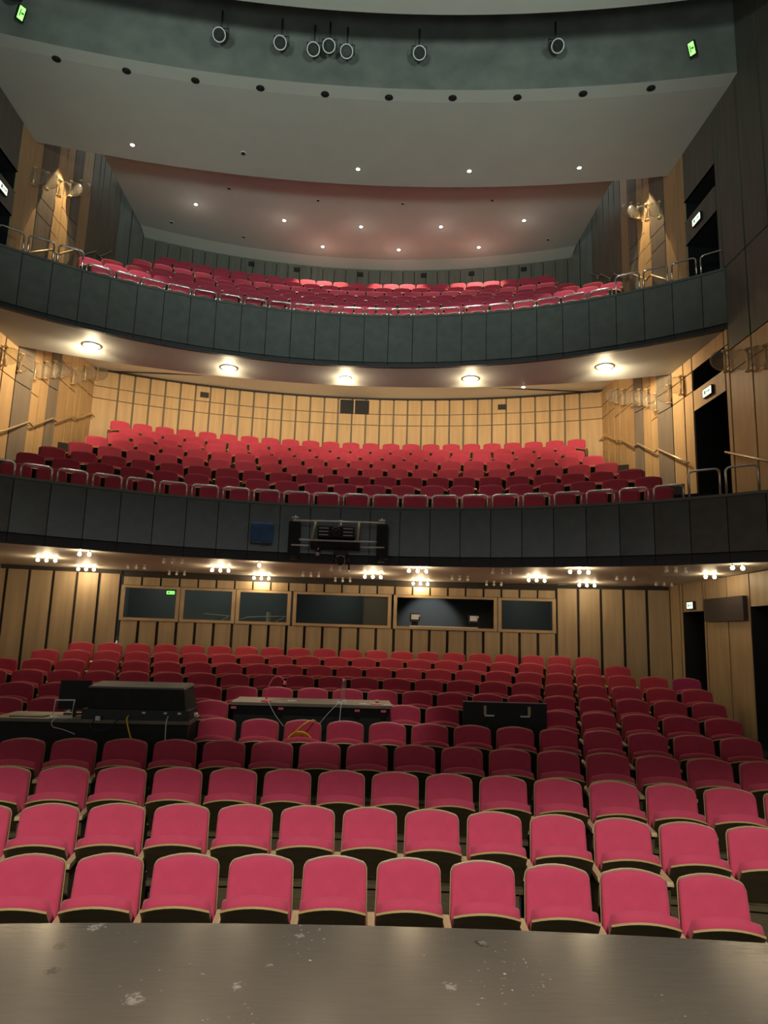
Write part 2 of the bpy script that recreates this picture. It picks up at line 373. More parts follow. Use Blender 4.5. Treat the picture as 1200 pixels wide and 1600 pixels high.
sheet(bo, arc_y(YS, RS+0.08), arc_y(YS, RS+2.2), E+1.15, E+1.15, 'booth', False)
sheet(bo, arc_y(YS, RS+0.08), arc_y(YS, RS+2.2), E-0.2, E-0.2, 'booth', False)
structure(bo.build('control_room'))

# ------------------------------------------------------------------ lower balcony
def parapet(yc, R, zlo, zbase, zcap, ph, pitch, name, kcap):
    mb = MB()
    smax = R*asin(min(0.999, WX/R))
    k0 = int((-smax-ph)/pitch)-1
    for k in range(k0, -k0+3):
        a, b = ph+(k-0.5)*pitch, ph+(k+0.5)*pitch
        a, b = max(a, -smax), min(b, smax)
        if b-a < 0.05: continue
        arc_box(mb, yc, R, a+0.006, b-0.006, zbase, zcap-0.05, 'front', 0.10)
        arc_box(mb, yc, R, a+0.004, b-0.004, zlo, zbase-0.012, 'frontlow', 0.09, -0.03)
        arc_box(mb, yc, R, a, b, zcap-0.045, zcap, kcap, 0.16, 0.012)
        arc_box(mb, yc, R, a, b, zlo+0.02, zcap-0.02, 'groove', 0.02, -0.09)
    return structure(mb.build(name))
B1R = 9.20
parapet(YB, B1R, E+1.25, E+1.42, E+2.33, 0.28, 0.55, 'balcony_front', 'cap')
b1top = [2.655, 3.044, 3.414, 3.792, 4.179, 4.549, 4.91, 5.295]
b1R = [9.73+0.83*k for k in range(8)]
RB = 16.53
mb = MB()
fy = arc_y(YB, B1R+0.1)
for k in range(8):
    zf = E+b1top[k]-SEATH; nx = arc_y(YB, b1R[k]+0.22 if k < 7 else RB+0.05)
    if k: riser(mb, fy, E+b1top[k-1]-SEATH, zf, 'carpet')
    sheet(mb, fy, nx, zf, zf, 'carpet', False); fy = nx
structure(mb.build('balcony_floor'))
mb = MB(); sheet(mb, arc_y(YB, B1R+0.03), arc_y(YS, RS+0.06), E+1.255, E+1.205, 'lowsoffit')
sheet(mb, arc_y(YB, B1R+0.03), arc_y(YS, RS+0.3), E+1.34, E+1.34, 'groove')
structure(mb.build('ceiling'))
# back wall of the lower balcony
mb = MB(); cuts = [-7.25, -6.59+0.0]+[-6.18+0.413*i for i in range(32)]+[7.25]
for a, b in zip(cuts, cuts[1:]):
    for z0, z1 in ((4.2, 6.10), (6.125, 6.44), (6.465, 6.90)):
        arc_box(mb, YB, RB, a+0.026, b-0.026, E+z0, E+z1, 'maple')
    arc_box(mb, YB, RB, a, b, E+4.2, E+6.90, 'strip', 0.02, -0.045)
arc_box(mb, YB, RB, -7.3, 7.3, E+6.88, E+6.9, 'groove', 0.05, -0.06)
for a, b in zip(cuts, cuts[1:]): arc_box(mb, YB, RB, a, b, E+6.90, E+6.955, 'groove', 0.05, 0.01)
structure(mb.build('wall_back.002'))
mb = MB()
for a, b in ((-0.34, 0.06), (0.10, 0.52)): arc_box(mb, YB, RB, a, b, E+6.45, E+6.87, 'black', 0.03, 0.012)
structure(mb.build('window_7'))
for j, s in enumerate((-4.28, 4.44)):
    mb = MB(); arc_box(mb, YB, RB, s-0.12, s+0.12, E+6.57, E+6.73, 'iron', 0.03, 0.012)
    for t in (-.05, 0, .05): arc_box(mb, YB, RB, s-0.10, s+0.10, E+6.65+t-0.008, E+6.65+t+0.008, 'speaker', 0.03, 0.02)
    tag(mb.build('wall_vent'), 'small black vent in the tan back wall, %s of the dark control window' % ('left', 'right')[j], 'vent')

# ------------------------------------------------------------------ upper balcony
C1R = 10.50
parapet(YC, C1R, E+5.76, E+5.86, E+6.95, 0.04, 0.5335, 'balcony_front.001', 'front')
b2top = [7.41, 7.915, 8.42, 8.93, 9.45, 9.99, 10.53]
b2R = [11.05+0.805*k for k in range(7)]
RC = 16.57
mb = MB(); fy = arc_y(YC, C1R+0.1)
for k in range(7):
    zf = E+b2top[k]-SEATH; nx = arc_y(YC, b2R[k]+0.22 if k < 6 else RC+0.05)
    if k: riser(mb, fy, E+b2top[k-1]-SEATH, zf, 'carpet')
    sheet(mb, fy, nx, zf, zf, 'carpet', False); fy = nx
structure(mb.build('balcony_floor.001'))
mb = MB(); rear = lambda x: -0.6+sqrt(16.48**2-x*x)
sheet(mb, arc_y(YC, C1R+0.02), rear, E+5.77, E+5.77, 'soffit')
riser(mb, rear, E+5.77, E+6.60, 'white')
sheet(mb, rear, arc_y(YB, RB+0.06), E+6.60, E+6.97, 'white')
structure(mb.build('ceiling.001'))
mb = MB(); smax = RC*asin(WX/RC); nn = 40
for i in range(nn):
    a, b = -smax+2*smax*i/nn, -smax+2*smax*(i+1)/nn
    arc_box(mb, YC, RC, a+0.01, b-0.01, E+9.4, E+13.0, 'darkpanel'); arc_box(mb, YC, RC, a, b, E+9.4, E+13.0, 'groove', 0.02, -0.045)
structure(mb.build('wall_back.003'))
for j, s in enumerate((-3.3, -1.9, 0.1, 2.1, 3.6, 5.2)):
    mb = MB(); arc_box(mb, YC, RC, s-0.09, s+0.09, E+11.12, E+11.26, 'black', 0.03, 0.02); arc_box(mb, YC, RC, s-0.06, s+0.06, E+11.15, E+11.23, 'iron', 0.02, 0.03)
    tag(mb.build('wall_vent'), 'small dark vent high on the upper balcony back wall, %s from the left' % ORD[j], 'vent')

# ------------------------------------------------------------------ main ceiling
mb = MB(); XSAVE = XS; XS = [-6.30+12.74*i/56 for i in range(57)]
sheet(mb, lambda x: 13.4, arc_y(YC, RC-0.42), E+11.5, E+11.5, 'plaster'); sheet(mb, arc_y(YC, RC-0.42), arc_y(YC, RC+0.05), E+11.5, E+11.36, 'plaster')
for a in (-6.30, 6.44): mb.quad((a, 13.4, E+11.5), (a, 20.1, E+11.5), (a, 20.1, E+11.85), (a, 13.4, E+11.85), 'plaster')
XS = XSAVE
structure(mb.build('ceiling.002'))
KR = 0.92
def rc(x, y): return 0.36+(x-0.36)*KR, y*KR
f0 = lambda x: 11.99-0.0185*(x-0.1)**2
f1 = lambda x: f0(x)+0.29
r1 = lambda x: 14.25-0.018*x*x
r2 = lambda x: 14.95-0.0185*x*x
mb = MB()
sheet(mb, f0, f1, E+10.40, E+10.37, 'plaster'); sheet(mb, f1, r1, E+10.37, E+10.37, 'plaster'); sheet(mb, r1, r2, E+10.37, E+10.365, 'plaster'); riser(mb, r2, E+10.365, E+10.75, 'plaster')
structure(mb.build('ceiling.003'))
mb = MB(); bk = lambda x: f0(x)+0.012
riser(mb, bk, E+10.41, E+14.0, 'void')
q0 = lambda x: 10.33-0.0205*x*x
sheet(mb, lambda x: 3.0, q0, E+10.4, E+10.4, 'plaster'); riser(mb, q0, E+10.4, E+10.9, 'plaster')
sheet(mb, lambda x: 3.0, bk, E+14.0, E+14.0, 'void', False); sheet(mb, lambda x: 3.0, q0, E+10.9, E+10.9, 'void', False)
structure(mb.build('ceiling.004'))
# proscenium header and its closing wall above the stage opening
mb = MB(); mb.box((0, -1.15, E+9.15), (14.0, 0.3, 9.9), 'void'); structure(mb.build('wall_front'))
mb = MB(); sheet(mb, lambda x: -1.2, lambda x: 3.05, E+14.0, E+10.4, 'void', False); structure(mb.build('ceiling.005'))

# ------------------------------------------------------------------ seats
def outline(wb, wt, h, arch, rc, n=7):
    pts = [(-wb/2, 0), (wb/2, 0)]
    zc = h-arch
    pts.append((wt/2+(wb-wt)/2*0.2, zc-rc))
    for i in range(1, 5):
        t = i/5*pi/2; pts.append((wt/2-rc+rc*cos(t), zc-rc+rc*sin(t)+0.3*arch*(i/5)))
    for i in range(n):
        u = 1-2*i/(n-1); x = u*(wt/2-rc); pts.append((x, zc+0.3*arch+0.7*arch*(1-u*u)))
    for i in range(4, 0, -1):
        t = i/5*pi/2; pts.append((-(wt/2-rc+rc*cos(t)), zc-rc+rc*sin(t)+0.3*arch*(i/5)))
    pts.append((-(wt/2+(wb-wt)/2*0.2), zc-rc))
    return pts
def cushion(pts, thick, k, mapf, kback=None, soft=0.35, back=0.0):
    # pts in (u,v); w is the thickness direction
    mb = MB(); cx = 0; cv = sum(p[1] for p in pts)/len(pts); n = len(pts)
    rings = [(1.0, back), (1.0, thick*(1-soft)), (0.965, thick*0.93), (0.88, thick), (0.6, thick*1.06), (0.25, thick*1.08)]
    base = []
    for sc, wv in rings:
        base.append(len(mb.v))
        for u, v in pts: mb.v.append(tuple(mapf(u*sc, cv+(v-cv)*sc, wv)))
    for A, B in zip(base, base[1:]):
        for j in range(n): mb.face((A+j, A+(j+1) % n, B+(j+1) % n, B+j), k, True)
    mb.face([base[-1]+j for j in range(n)], k, True)
    mb.face([base[0]+j for j in range(n)][::-1], kback or k)
    return mb
def plate(pts, thick, kf, kb, mapf, w0=0.0):
    mb = MB(); n = len(pts)
    a = len(mb.v); mb.v += [tuple(mapf(u, v, w0)) for u, v in pts]; b = len(mb.v); mb.v += [tuple(mapf(u, v, w0-thick)) for u, v in pts]
    for j in range(n): mb.face((a+j, b+j, b+(j+1) % n, a+(j+1) % n), kf)
    mb.face([a+j for j in range(n)], kf); mb.face([b+j for j in range(n)][::-1], kb)
    return mb
LEAN = 0.11
def back_map(u, v, wv):      # v up the back from z=.40, w towards the stage
    z = 0.40+v; y = -LEAN*(0.53-v)/0.53 - wv + 0.10*(u*u)*0.0
    y -= 0.35*u*u             # shallow wrap of the back
    return Vector((u, y+0.02, z))
A = radians(45); PZ, PY = 0.425, -0.13
def seat_map(u, v, wv):      # v from the hinge to the front lip, w up from the shell
    y = -v; z = wv
    return Vector((u, PY+y*cos(A)+z*sin(A), PZ-y*sin(A)+z*cos(A)))
bo_ = outline(0.496, 0.472, 0.526, 0.045, 0.035)
bi_ = outline(0.485, 0.460, 0.52, 0.044, 0.030); bi_[0] = (-0.2425, 0.10); bi_[1] = (0.2425, 0.10)
so_ = [(-0.233, 0.0), (0.233, 0.0), (0.233, 0.335)]+[(0.233-0.466*i/8, 0.335+0.065*(1-(1-i/4)**2)) for i in range(1, 8)]+[(-0.233, 0.335)]
PARTS = {}
PARTS['backrest'] = cushion(bi_, 0.055, 'fabric', back_map)
PARTS['back_shell'] = plate(bo_, 0.011, 'ply', 'darkwood', back_map, -0.002)
PARTS['seat_cushion'] = cushion([(u*0.985, v) for u, v in so_], 0.085, 'fabric', seat_map, soft=0.25)
PARTS['seat_shell'] = plate([(u*1.0, v+0.006 if v > 0.1 else v-0.11) for u, v in so_], 0.016, 'ply', 'darkwood', seat_map, 0.0)
def arm_mb(x):
    mb = MB()
    pr = [(-0.06, 0.525), (-0.06, 0.565), (-0.44, 0.565), (-0.46, 0.55), (-0.46, 0.533), (-0.42, 0.525)]
    n = len(pr); a = len(mb.v); mb.v += [(x-0.026, y, z) for y, z in pr]+[(x+0.026, y, z) for y, z in pr]
    for j in range(n): mb.face((a+j, a+(j+1) % n, a+n+(j+1) % n, a+n+j), 'armwood')
    mb.face(range(a, a+n), 'armwood'); mb.face(list(range(a+n, a+2*n))[::-1], 'armwood')
    return mb
def side_mb(x):
    mb = MB(); mb.hexa([(x-.014, -.36, 0), (x+.014, -.36, 0), (x+.014, .0, 0), (x-.014, .0, 0), (x-.014, -.41, .526), (x+.014, -.41, .526), (x+.014, -.02, .526), (x-.014, -.02, .526)], 'darkwood')
    return mb
PARTS['armrest'] = arm_mb(0.275); PARTS['side_panel'] = side_mb(0.275)
foot = MB(); foot.box((0, -0.12, 0.16), (0.40, 0.04, 0.32), 'darkwood'); foot.box((0, -0.13, 0.33), (0.46, 0.08, 0.04), 'darkwood')
PARTS['pedestal'] = foot
MESH = {k: v.mesh('seat_'+k) for k, v in PARTS.items()}
low = Matrix.Translation((0, 0.03, -0.13))     # balcony seats hang a little lower on their hinges
BPARTS = dict(PARTS)
for k in ('seat_cushion', 'seat_shell'):
    q = MB(); q.add(PARTS[k], low); BPARTS[k] = q
BMESH = {k: (MESH[k] if v is PARTS[k] else v.mesh('balcony_'+k)) for k, v in BPARTS.items()}
ALLSEAT = MB()
for p in BPARTS.values(): ALLSEAT.add(p, Matrix.Identity(4))
endm = {'armrest': arm_mb(-0.275).mesh('seat_end_armrest'), 'side_panel': side_mb(-0.275).mesh('seat_end_side_panel')}
PURPLE = {k: MESH[k].copy() for k in ('backrest', 'seat_cushion')}
for me in PURPLE.values(): me.materials[0] = M['purple']
def make_seat(loc, rz, label, group, first=False, purple=False, meshes=None):
    if purple: label = 'purplish tip-up seat at the right end of the ninth stalls row by the doorway'
    t = empty('theatre_seat', loc, rz); tag(t, label, 'seat', group)
    for k, me in (meshes or MESH).items(): put(PURPLE.get(k, me) if purple else me, k, t)
    if first:
        for k, me in endm.items(): put(me, k, t)
    return t
def num(a, b): return [a+i for i in range(int(round(b-a))+1)]
ROWN = ['front', 'second', 'third', 'fourth', 'fifth', 'sixth', 'seventh', 'eighth', 'ninth', 'tenth', 'eleventh']
stalls = {1: num(-3.5, 5.5), 2: num(-5, 7), 3: num(-5.5, 8.5), 4: num(-6, 9), 5: num(-2.5, 9.5),
          6: num(-8, -6)+[-3, 2, 3]+num(6, 10), 7: num(-8.5, -6.5)+num(-3.5, 10.5), 8: num(-10, 11), 9: num(-10.5, 11.5), 10: num(-10, 10), 11: num(-9.5, 9.5)}
for i, ss in stalls.items():
    for j, s in enumerate(ss):
        p, t = on_arc(YS, row_R(i), s*0.55); p.z = row_z(i)-SEATH
        make_seat(p, t, 'crimson tip-up seat, %s from the left in the %s stalls row' % (ORD[j], ROWN[i-1]), 'seats in the %s stalls row' % ROWN[i-1], j == 0, i == 9 and j == len(ss)-1)
half = lambda n_: [j-n_/2+0.5 for j in range(n_)]
b1sp = [1.0, 1.08, 1.03, 1.05, 1.0, 1.02, 0.98, 1.02]; b1n = [22, 21, 22, 21, 22, 21, 22, 23]
b1ind = lambda k, j: k < 5 or (k == 5 and j < 6) or (k == 7 and j in (0, 22))     # the seats that show largest stand alone
stuffb = MB()
for k in range(8):
    for j, u in enumerate(half(b1n[k])):
        s = (0.08+u*b1sp[k])*0.55; p, t = on_arc(YB, b1R[k], s); p.z = E+b1top[k]-SEATH
        if b1ind(k, j):
            make_seat(p, t, 'dark red seat, %s from the left in the %s lower balcony row' % (ORD[j], ROWN[k]), 'seats in the %s lower balcony row' % ROWN[k], j == 0, False, BMESH)
        else: stuffb.add(ALLSEAT, Matrix.Translation(p) @ Matrix.Rotation(t, 4, 'Z'))
b2sp = [0.97, 0.98, 1.0, 0.98, 0.98, 0.98, 0.95]; b2n = [24, 23, 23, 23, 22, 23, 23]
b2n = [22, 24, 23, 24, 23, 24, 25]
for k in range(7):
    for j, u in enumerate(half(b2n[k])):
        s = (0.08+u*b2sp[k])*0.5335; p, t = on_arc(YC, b2R[k], s); p.z = E+b2top[k]-SEATH
        if abs(p.x) > (5.95 if k < 3 else 5.62): continue
        if (k, j) in ((0, 0), (1, 0), (1, 23)):
            make_seat(p, t, 'dark red seat at the %s end of the %s upper balcony row' % ('right' if j else 'left', ROWN[k]), 'seats in the upper balcony', False, False, BMESH)
        else: stuffb.add(ALLSEAT, Matrix.Translation(p) @ Matrix.Rotation(t, 4, 'Z'))
so = stuffb.build('balcony_seating'); tag(so, 'rows of small crimson seats filling the upper balcony and the back of the lower balcony', 'seats'); so['kind'] = 'stuff'

# ------------------------------------------------------------------ rails on the parapets
def hoop(wd, h, r=0.019):
    mb = MB(); rc = 0.07; pts = [(-wd/2, 0, 0), (-wd/2, 0, h-rc)]
    for i in range(1, 6):
        t = pi-i/6*pi/2; pts.append((-wd/2+rc+rc*cos(t), 0, h-rc+rc*sin(t)))
    pts.append((-wd/2+rc, 0, h)); pts.append((wd/2-rc, 0, h))
    for i in range(1, 6):
        t = pi/2-i/6*pi/2; pts.append((wd/2-rc+rc*cos(t), 0, h-rc+rc*sin(t)))
    pts += [(wd/2, 0, h-rc), (wd/2, 0, 0)]
    mb.tube(pts, r, 'chrome', 8); return mb.mesh('guard_hoop')
def hoops(yc, R, zc, ph, pitch, ks, h, tall, group, where, wd):
    lowm, highm = hoop(wd, h), hoop(wd, tall[1])
    for j, k in enumerate(ks):
        s = ph+k*pitch; p, t = on_arc(yc, R, s); p.z = zc
        o = put(highm if k in tall[0] else lowm, 'guard_rail', None, p, (0, 0, t))
        tag(o, '%s chrome hoop rail, %s from the left on the %s balcony front' % ('tall' if k in tall[0] else 'low', ORD[j], where), 'rail', group)
hoops(YB, B1R+0.08, E+2.325, 0.28, 0.55, range(-11, 13), 0.24, ({11, 12}, 0.44), 'hoop rails along the lower balcony front', 'lower', 0.46)
hoops(YC, C1R+0.08, E+6.945, 0.04, 0.5335, range(-13, 15), 0.20, ({-13, -12, -11, 11, 12, 13, 14}, 0.42), 'hoop rails along the upper balcony front', 'upper', 0.45)

# ------------------------------------------------------------------ stepped handrails on the side walls
def handrail(side, pts, label, r=0.022):
    x = side*(WX-0.09); mb = MB()
    t = empty('handrail', (side*WX, pts[0][0], E+pts[0][1])); tag(t, label, 'handrail')
    P = [Vector((x, y, E+z))-t.location for y, z in pts]
    q = []
    for a, b in zip(P, P[1:]): q += [a, a.lerp(b, 0.5)]
    mb.tube([P[0]]+[p for p in P[1:]], r, 'brass', 8); mb.build('rail', t)
    for a, b in list(zip(P, P[1:]))[::2]:
        m_ = a.lerp(b, 0.2); bk_ = MB()
        bk_.tube([m_-Vector((0, 0, 0.015)), m_-Vector((0, 0, 0.07)), Vector((0, m_.y, m_.z-0.09))], 0.010, 'chrome', 6)
        bk_.build('bracket', t)
    return t
handrail(1, [(13.5, 3.59), (14.9, 4.25), (15.06, 4.22), (15.98, 4.67), (16.2, 4.66), (17.05, 5.08), (17.25, 5.09), (18.13, 5.51), (18.85, 5.47)], 'brass stepped handrail on the right wall of the lower balcony, behind the doorway')
handrail(1, [(10.4, 2.80), (12.08, 3.44)], 'brass handrail at the right edge, stageward of the lower balcony doorway')
handrail(-1, [(13.0, 3.40), (14.11, 3.86), (15.05, 4.33), (15.24, 4.30), (16.19, 4.77), (16.4, 4.75), (17.24, 5.16), (17.48, 5.17), (18.39, 5.60), (19.05, 5.54)], 'brass stepped handrail on the left wall of the lower balcony')
handrail(1, [(13.91, 7.73), (14.94, 8.44), (15.16, 8.43), (16.1, 9.12), (16.37, 9.10), (17.17, 9.68), (17.41, 9.66), (18.2, 10.23), (18.3, 10.21), (19.3, 10.92)], 'steel stepped handrail on the right wall of the upper balcony')
handrail(-1, [(13.97, 7.68), (15.14, 8.45), (15.43, 8.50), (16.35, 9.16), (16.6, 9.14), (17.51, 9.78), (17.82, 9.82), (18.65, 10.46)], 'steel stepped handrail on the left wall of the upper balcony')

# ------------------------------------------------------------------ acrylic wall lamps
disc = MB(); disc.lathe([(0.02, -0.02), (0.13, -0.022), (0.185, -0.010), (0.19, 0.0), (0.185, 0.010), (0.13, 0.022), (0.02, 0.02)], (0, 0, 0), 'acryl', 24, 'Y'); disc = disc.mesh('glass_disc')
rod = MB(); rod.tube([(0, 0, -0.20), (0, 0, 0.20)], 0.022, 'brass', 10); rod = rod.mesh('lamp_rod')
colr = MB(); colr.lathe([(0.03, -0.012), (0.055, -0.012), (0.055, 0.012), (0.03, 0.012)], (0, 0, 0), 'brass', 14); colr = colr.mesh('lamp_collar')
def wall_lamp(side, y, z, label, group):
    t = empty('wall_lamp', (side*(WX-0.03), y, E+z)); tag(t, label, 'wall lamp', group)
    put(disc, 'glass_disc', t, (side*-0.14, 0, 0)); put(rod, 'lamp_rod', t, (side*-0.045, 0, 0))
    put(colr, 'collar', t, (side*-0.045, 0, -0.2)); put(colr, 'collar', t, (side*-0.045, 0, 0.2))
for side, lst, where in ((1, [(17.30, 6.32), (16.87, 6.13), (16.26, 5.90), (15.84, 5.77), (15.42, 5.62), (14.95, 5.35), (14.30, 5.31), (13.72, 5.30), (11.95, 5.12), (11.22, 4.85), (10.7, 4.70)], 'right wall of the lower balcony'),
                         (-1, [(18.56, 6.80), (17.78, 6.5), (17.08, 6.14), (16.4, 6.06), (16.0, 5.90), (15.58, 5.72), (15.1, 5.52), (14.44, 5.44), (13.8, 5.33)], 'left wall of the lower balcony'),
                         (1, [(15.95, 10.74), (15.5, 10.42), (15.05, 10.10), (14.36, 9.72)], 'right wall of the upper balcony'),
                         (-1, [(16.24, 10.76), (15.75, 10.40), (15.2, 10.04), (14.59, 9.80), (14.02, 9.52)], 'left wall of the upper balcony')):
    for j, (y, z) in enumerate(lst):
        wall_lamp(side, y, z, 'clear disc wall lamp, %s from the back on the %s' % (ORD[j], where), 'disc lamps on the '+where)

# ------------------------------------------------------------------ lamps under the balconies and in the ceiling
sock = MB(); sock.lathe([(0.03, 0.0), (0.03, -0.010), (0.012, -0.012), (0.012, -0.025), (0.020, -0.028), (0.020, -0.045)], (0, 0, 0), 'whitep', 10); sock = sock.mesh('lamp_socket')
def bulb_mesh(k):
    b = MB(); b.lathe([(0.012, -0.045), (0.026, -0.058), (0.030, -0.075), (0.023, -0.095), (0.008, -0.103)], (0, 0, 0), k, 12); return b.mesh('bulb_'+k)
bon, boff = bulb_mesh('bulb'), bulb_mesh('bulboff')
def cluster(x, y, lit, label, n=3):
    zc = E+1.255-0.05*min(1, max(0, (y-12.5)/3.2))
    t = empty('lamp_cluster', (x, y, zc)); tag(t, label, 'ceiling lamp', 'lit lamp clusters under the lower balcony' if lit else 'unlit lamp clusters under the lower balcony')
    for j in range(n):
        dx = (j-(n-1)/2)*0.16
        s_ = put(sock, 'socket', t, (dx, 0, 0)); put(bon if lit else boff, 'bulb', s_)
    if lit: lamp('cluster_light', 'POINT', (x, y, zc-0.15), 9.5*n/3*(0.4 if x > 4.1 else 1), (1.0, 0.74, 0.44), 0.08)
LIT = [(-5.39, 13.21, 3), (-4.23, 11.95, 2), (-5.24, 14.75, 3), (-2.35, 14.01, 3), (-1.43, 12.85, 1), (-1.73, 15.45, 3), (0.67, 14.3, 3), (1.46, 12.9, 3), (1.75, 15.5, 3),
       (3.92, 13.89, 3), (4.21, 12.1, 3), (5.15, 14.56, 3), (6.55, 12.15, 2), (6.2, 10.6, 2)]
OFF = [(-4.01, 14.07), (-2.99, 12.86), (-3.47, 15.1), (-0.6, 14.5), (0.02, 13.2), (0.04, 15.4), (2.43, 14.2), (2.98, 12.75), (3.3, 15.1), (5.4, 13.09), (5.6, 11.4), (6.5, 13.9)]
def near(x, y): return '%s of the middle, %s' % ('left' if x < -0.3 else 'right', 'by the balcony front' if y < 13.2 else ('halfway back' if y < 14.6 else 'by the back wall'))
for j, (x, y, n_) in enumerate(sorted(LIT)):
    cluster(x, y, True, 'glowing bulb cluster under the lower balcony, %s lit one from the left' % ORD[j], n_)
for j, (x, y) in enumerate(sorted(OFF)):
    cluster(x, y, False, 'unlit three-bulb cluster under the lower balcony, %s unlit one from the left' % ORD[j])

def downlight(x, y, z, r, kl, label, group):
    t = empty('recessed_downlight', (x, y, z)); tag(t, label, 'downlight', group)
    rim = MB(); rim.lathe([(r*0.8, 0.0), (r*1.15, -0.004), (r*1.2, -0.012), (r*0.85, -0.014)], (0, 0, 0), 'whitep' if kl != 'black' else 'iron', 20); 
    rim.build('rim', t)
    l = MB(); l.lathe([(r*0.84, -0.012), (r*0.6, -0.022), (r*0.2, -0.026)], (0, 0, 0), kl, 20); l.build('lens', t)
S2 = [(-5.36, 14.12), (-2.68, 15.06), (-0.08, 15.38), (2.75, 15.08), (5.45, 14.03)]
for j, (x, y) in enumerate(S2):
    downlight(x, y, E+5.77, 0.17 if j != 2 else 0.12, 'lens', 'bright round downlight under the upper balcony, %s from the left' % ORD[j], 'downlights under the upper balcony')
    lamp('soffit_glow', 'POINT', (x, y, E+5.60), 26, (1.0, 0.76, 0.46), 0.12)
    lamp('soffit_light', 'SPOT', (x, y, E+5.64), 140, (1.0, 0.76, 0.46), 0.12, (x*1.25, y+4.0, E+5.7), spot_size=radians(110), spot_blend=1.0)
    if abs(x) > 5: lamp('soffit_light', 'SPOT', (x, y, E+5.64), 170, (1.0, 0.76, 0.46), 0.12, (x*1.4, y+1.2, E+4.6), spot_size=radians(150), spot_blend=1.0)
downlight(4.04, 15.45, E+5.77, 0.05, 'lens', 'small lit downlight at the rear edge under the upper balcony', 'downlights under the upper balcony')
cl = [(-4.89, 13.97), (0.03, 14.38), (2.54, 14.24), (4.95, 13.93)]
for j, (x, y) in enumerate(cl): downlight(x, y, E+10.37, 0.055, 'lensw', 'lit downlight at the rear of the front ceiling panel, %s from the left' % ORD[j], 'lit downlights in the front ceiling panel')
cr = [(-4.87, 19.35), (-2.3, 19.95), (0.07, 20.08), (2.54, 19.86), (5.0, 19.31), (-1.18, 21.34), (1.32, 21.3), (3.9, 20.91)]
cr = [rc(*q) for q in cr]
for j, (x, y) in enumerate(cr): downlight(x, y, E+11.5, 0.06, 'lensw', 'lit downlight in the rear ceiling, %s from the left in the %s row' % (ORD[j if j < 5 else j-5], 'front' if j < 5 else 'back'), 'lit downlights in the rear ceiling')
co = [(-5.85, 20.37), (-3.73, 18.49), (-3.7, 21.0), (-1.2, 18.85), (1.28, 18.79), (3.86, 18.41), (5.99, 20.27)]
co = [rc(*q) for q in co]
for j, (x, y) in enumerate(co): downlight(x, y, E+11.5, 0.055, 'iron', 'unlit downlight in the rear ceiling, %s unlit one from the left' % ORD[j], 'unlit downlights in the rear ceiling')
downlight(-2.5, 14.05, E+10.37, 0.06, 'iron', 'single unlit downlight at the rear of the front ceiling panel', 'unlit downlights in the front ceiling panel')
ch = [(-5.59, 11.7), (-4.36, 11.89), (-3.1, 12.03), (-1.87, 12.13), (-0.62, 12.19), (0.63, 12.18), (1.87, 12.1), (3.12, 11.99), (4.35, 11.8), (5.58, 11.57)]
for j, (x, y) in enumerate(ch): downlight(x, y, E+10.375, 0.068, 'black', 'dark downlight hole along the front ceiling edge, %s from the left' % ORD[j], 'dark downlights along the front ceiling edge')
for x, y in cr[:5]: lamp('ceiling_spot', 'SPOT', (x, y, E+11.44), 240, (1.0, 0.80, 0.66), 0.05, (x, y-1.0, E+9.0), spot_size=radians(70), spot_blend=0.6)
for x, y in cr[5:]: lamp('ceiling_spot', 'SPOT', (x, y, E+11.44), 260, (1.0, 0.80, 0.50), 0.03, (x, y+0.12, E+10.4), spot_size=radians(84), spot_blend=0.35)
for x, y in cr: lamp('ceiling_glow_fill', 'POINT', (x, y, E+11.0), 1.8, (1.0, 0.84, 0.74), 0.05)  # extra points added below the downlights to brighten the rear ceiling
for x, y in cl: lamp('ceiling_spot', 'SPOT', (x, y, E+10.28), 280, (1.0, 0.86, 0.76), 0.05, (x, y, E), spot_size=radians(60), spot_blend=0.5)
for sx, y in ((1, 15.13), (-1, 15.35)):
    lamp('wall_wash', 'SPOT', (sx*6.52, y, E+11.42), 520, (1.0, 0.74, 0.40), 0.03, (sx*6.52, y, E+7), spot_size=radians(55), spot_blend=0.15)

for x in (-5.2, -2.6, 0.1, 2.8, 5.4):  # unseen lamps added behind the riser to brighten cove and back wall
    lamp('cove_fill', 'SPOT', (x, rear(x)+0.14, E+5.92), 190, (1.0, 0.78, 0.48), 0.08, (x*1.15, 20.0, E+6.9), spot_size=radians(100), spot_blend=1.0)

# ------------------------------------------------------------------ spotlights in the ceiling slot
body = MB(); body.lathe([(0.06, 0.30), (0.11, 0.28), (0.125, 0.0), (0.125, -0.05)], (0, 0, 0), 'iron', 16, 'Y'); body = body.mesh('spot_body')
ring = MB(); ring.tube([(0.115*cos(2*pi*i/20), -0.055, 0.115*sin(2*pi*i/20)) for i in range(20)], 0.012, 'silver', 6, closed=True); ring = ring.mesh('lens_ring')
lens = MB(); lens.lathe([(0.10, -0.05), (0.07, -0.062), (0.02, -0.068)], (0, 0, 0), 'glass', 16, 'Y'); lens = lens.mesh('spot_lens')
yoke = MB(); yoke.tube([(-0.14, 0.08, 0), (-0.14, 0.08, 0.22), (0.14, 0.08, 0.22), (0.14, 0.08, 0)], 0.010, 'iron', 6); yoke.tube([(0, 0.08, 0.22), (0, 0.08, 0.6)], 0.016, 'iron', 6); yoke = yoke.mesh('spot_yoke')
sp = [(-6.2, 11.00), (-2.60, 10.94), (-1.47, 10.93), (-0.84, 10.86), (-0.55, 10.96), (-0.21, 10.87), (1.18, 10.91), (3.78, 11.02)]
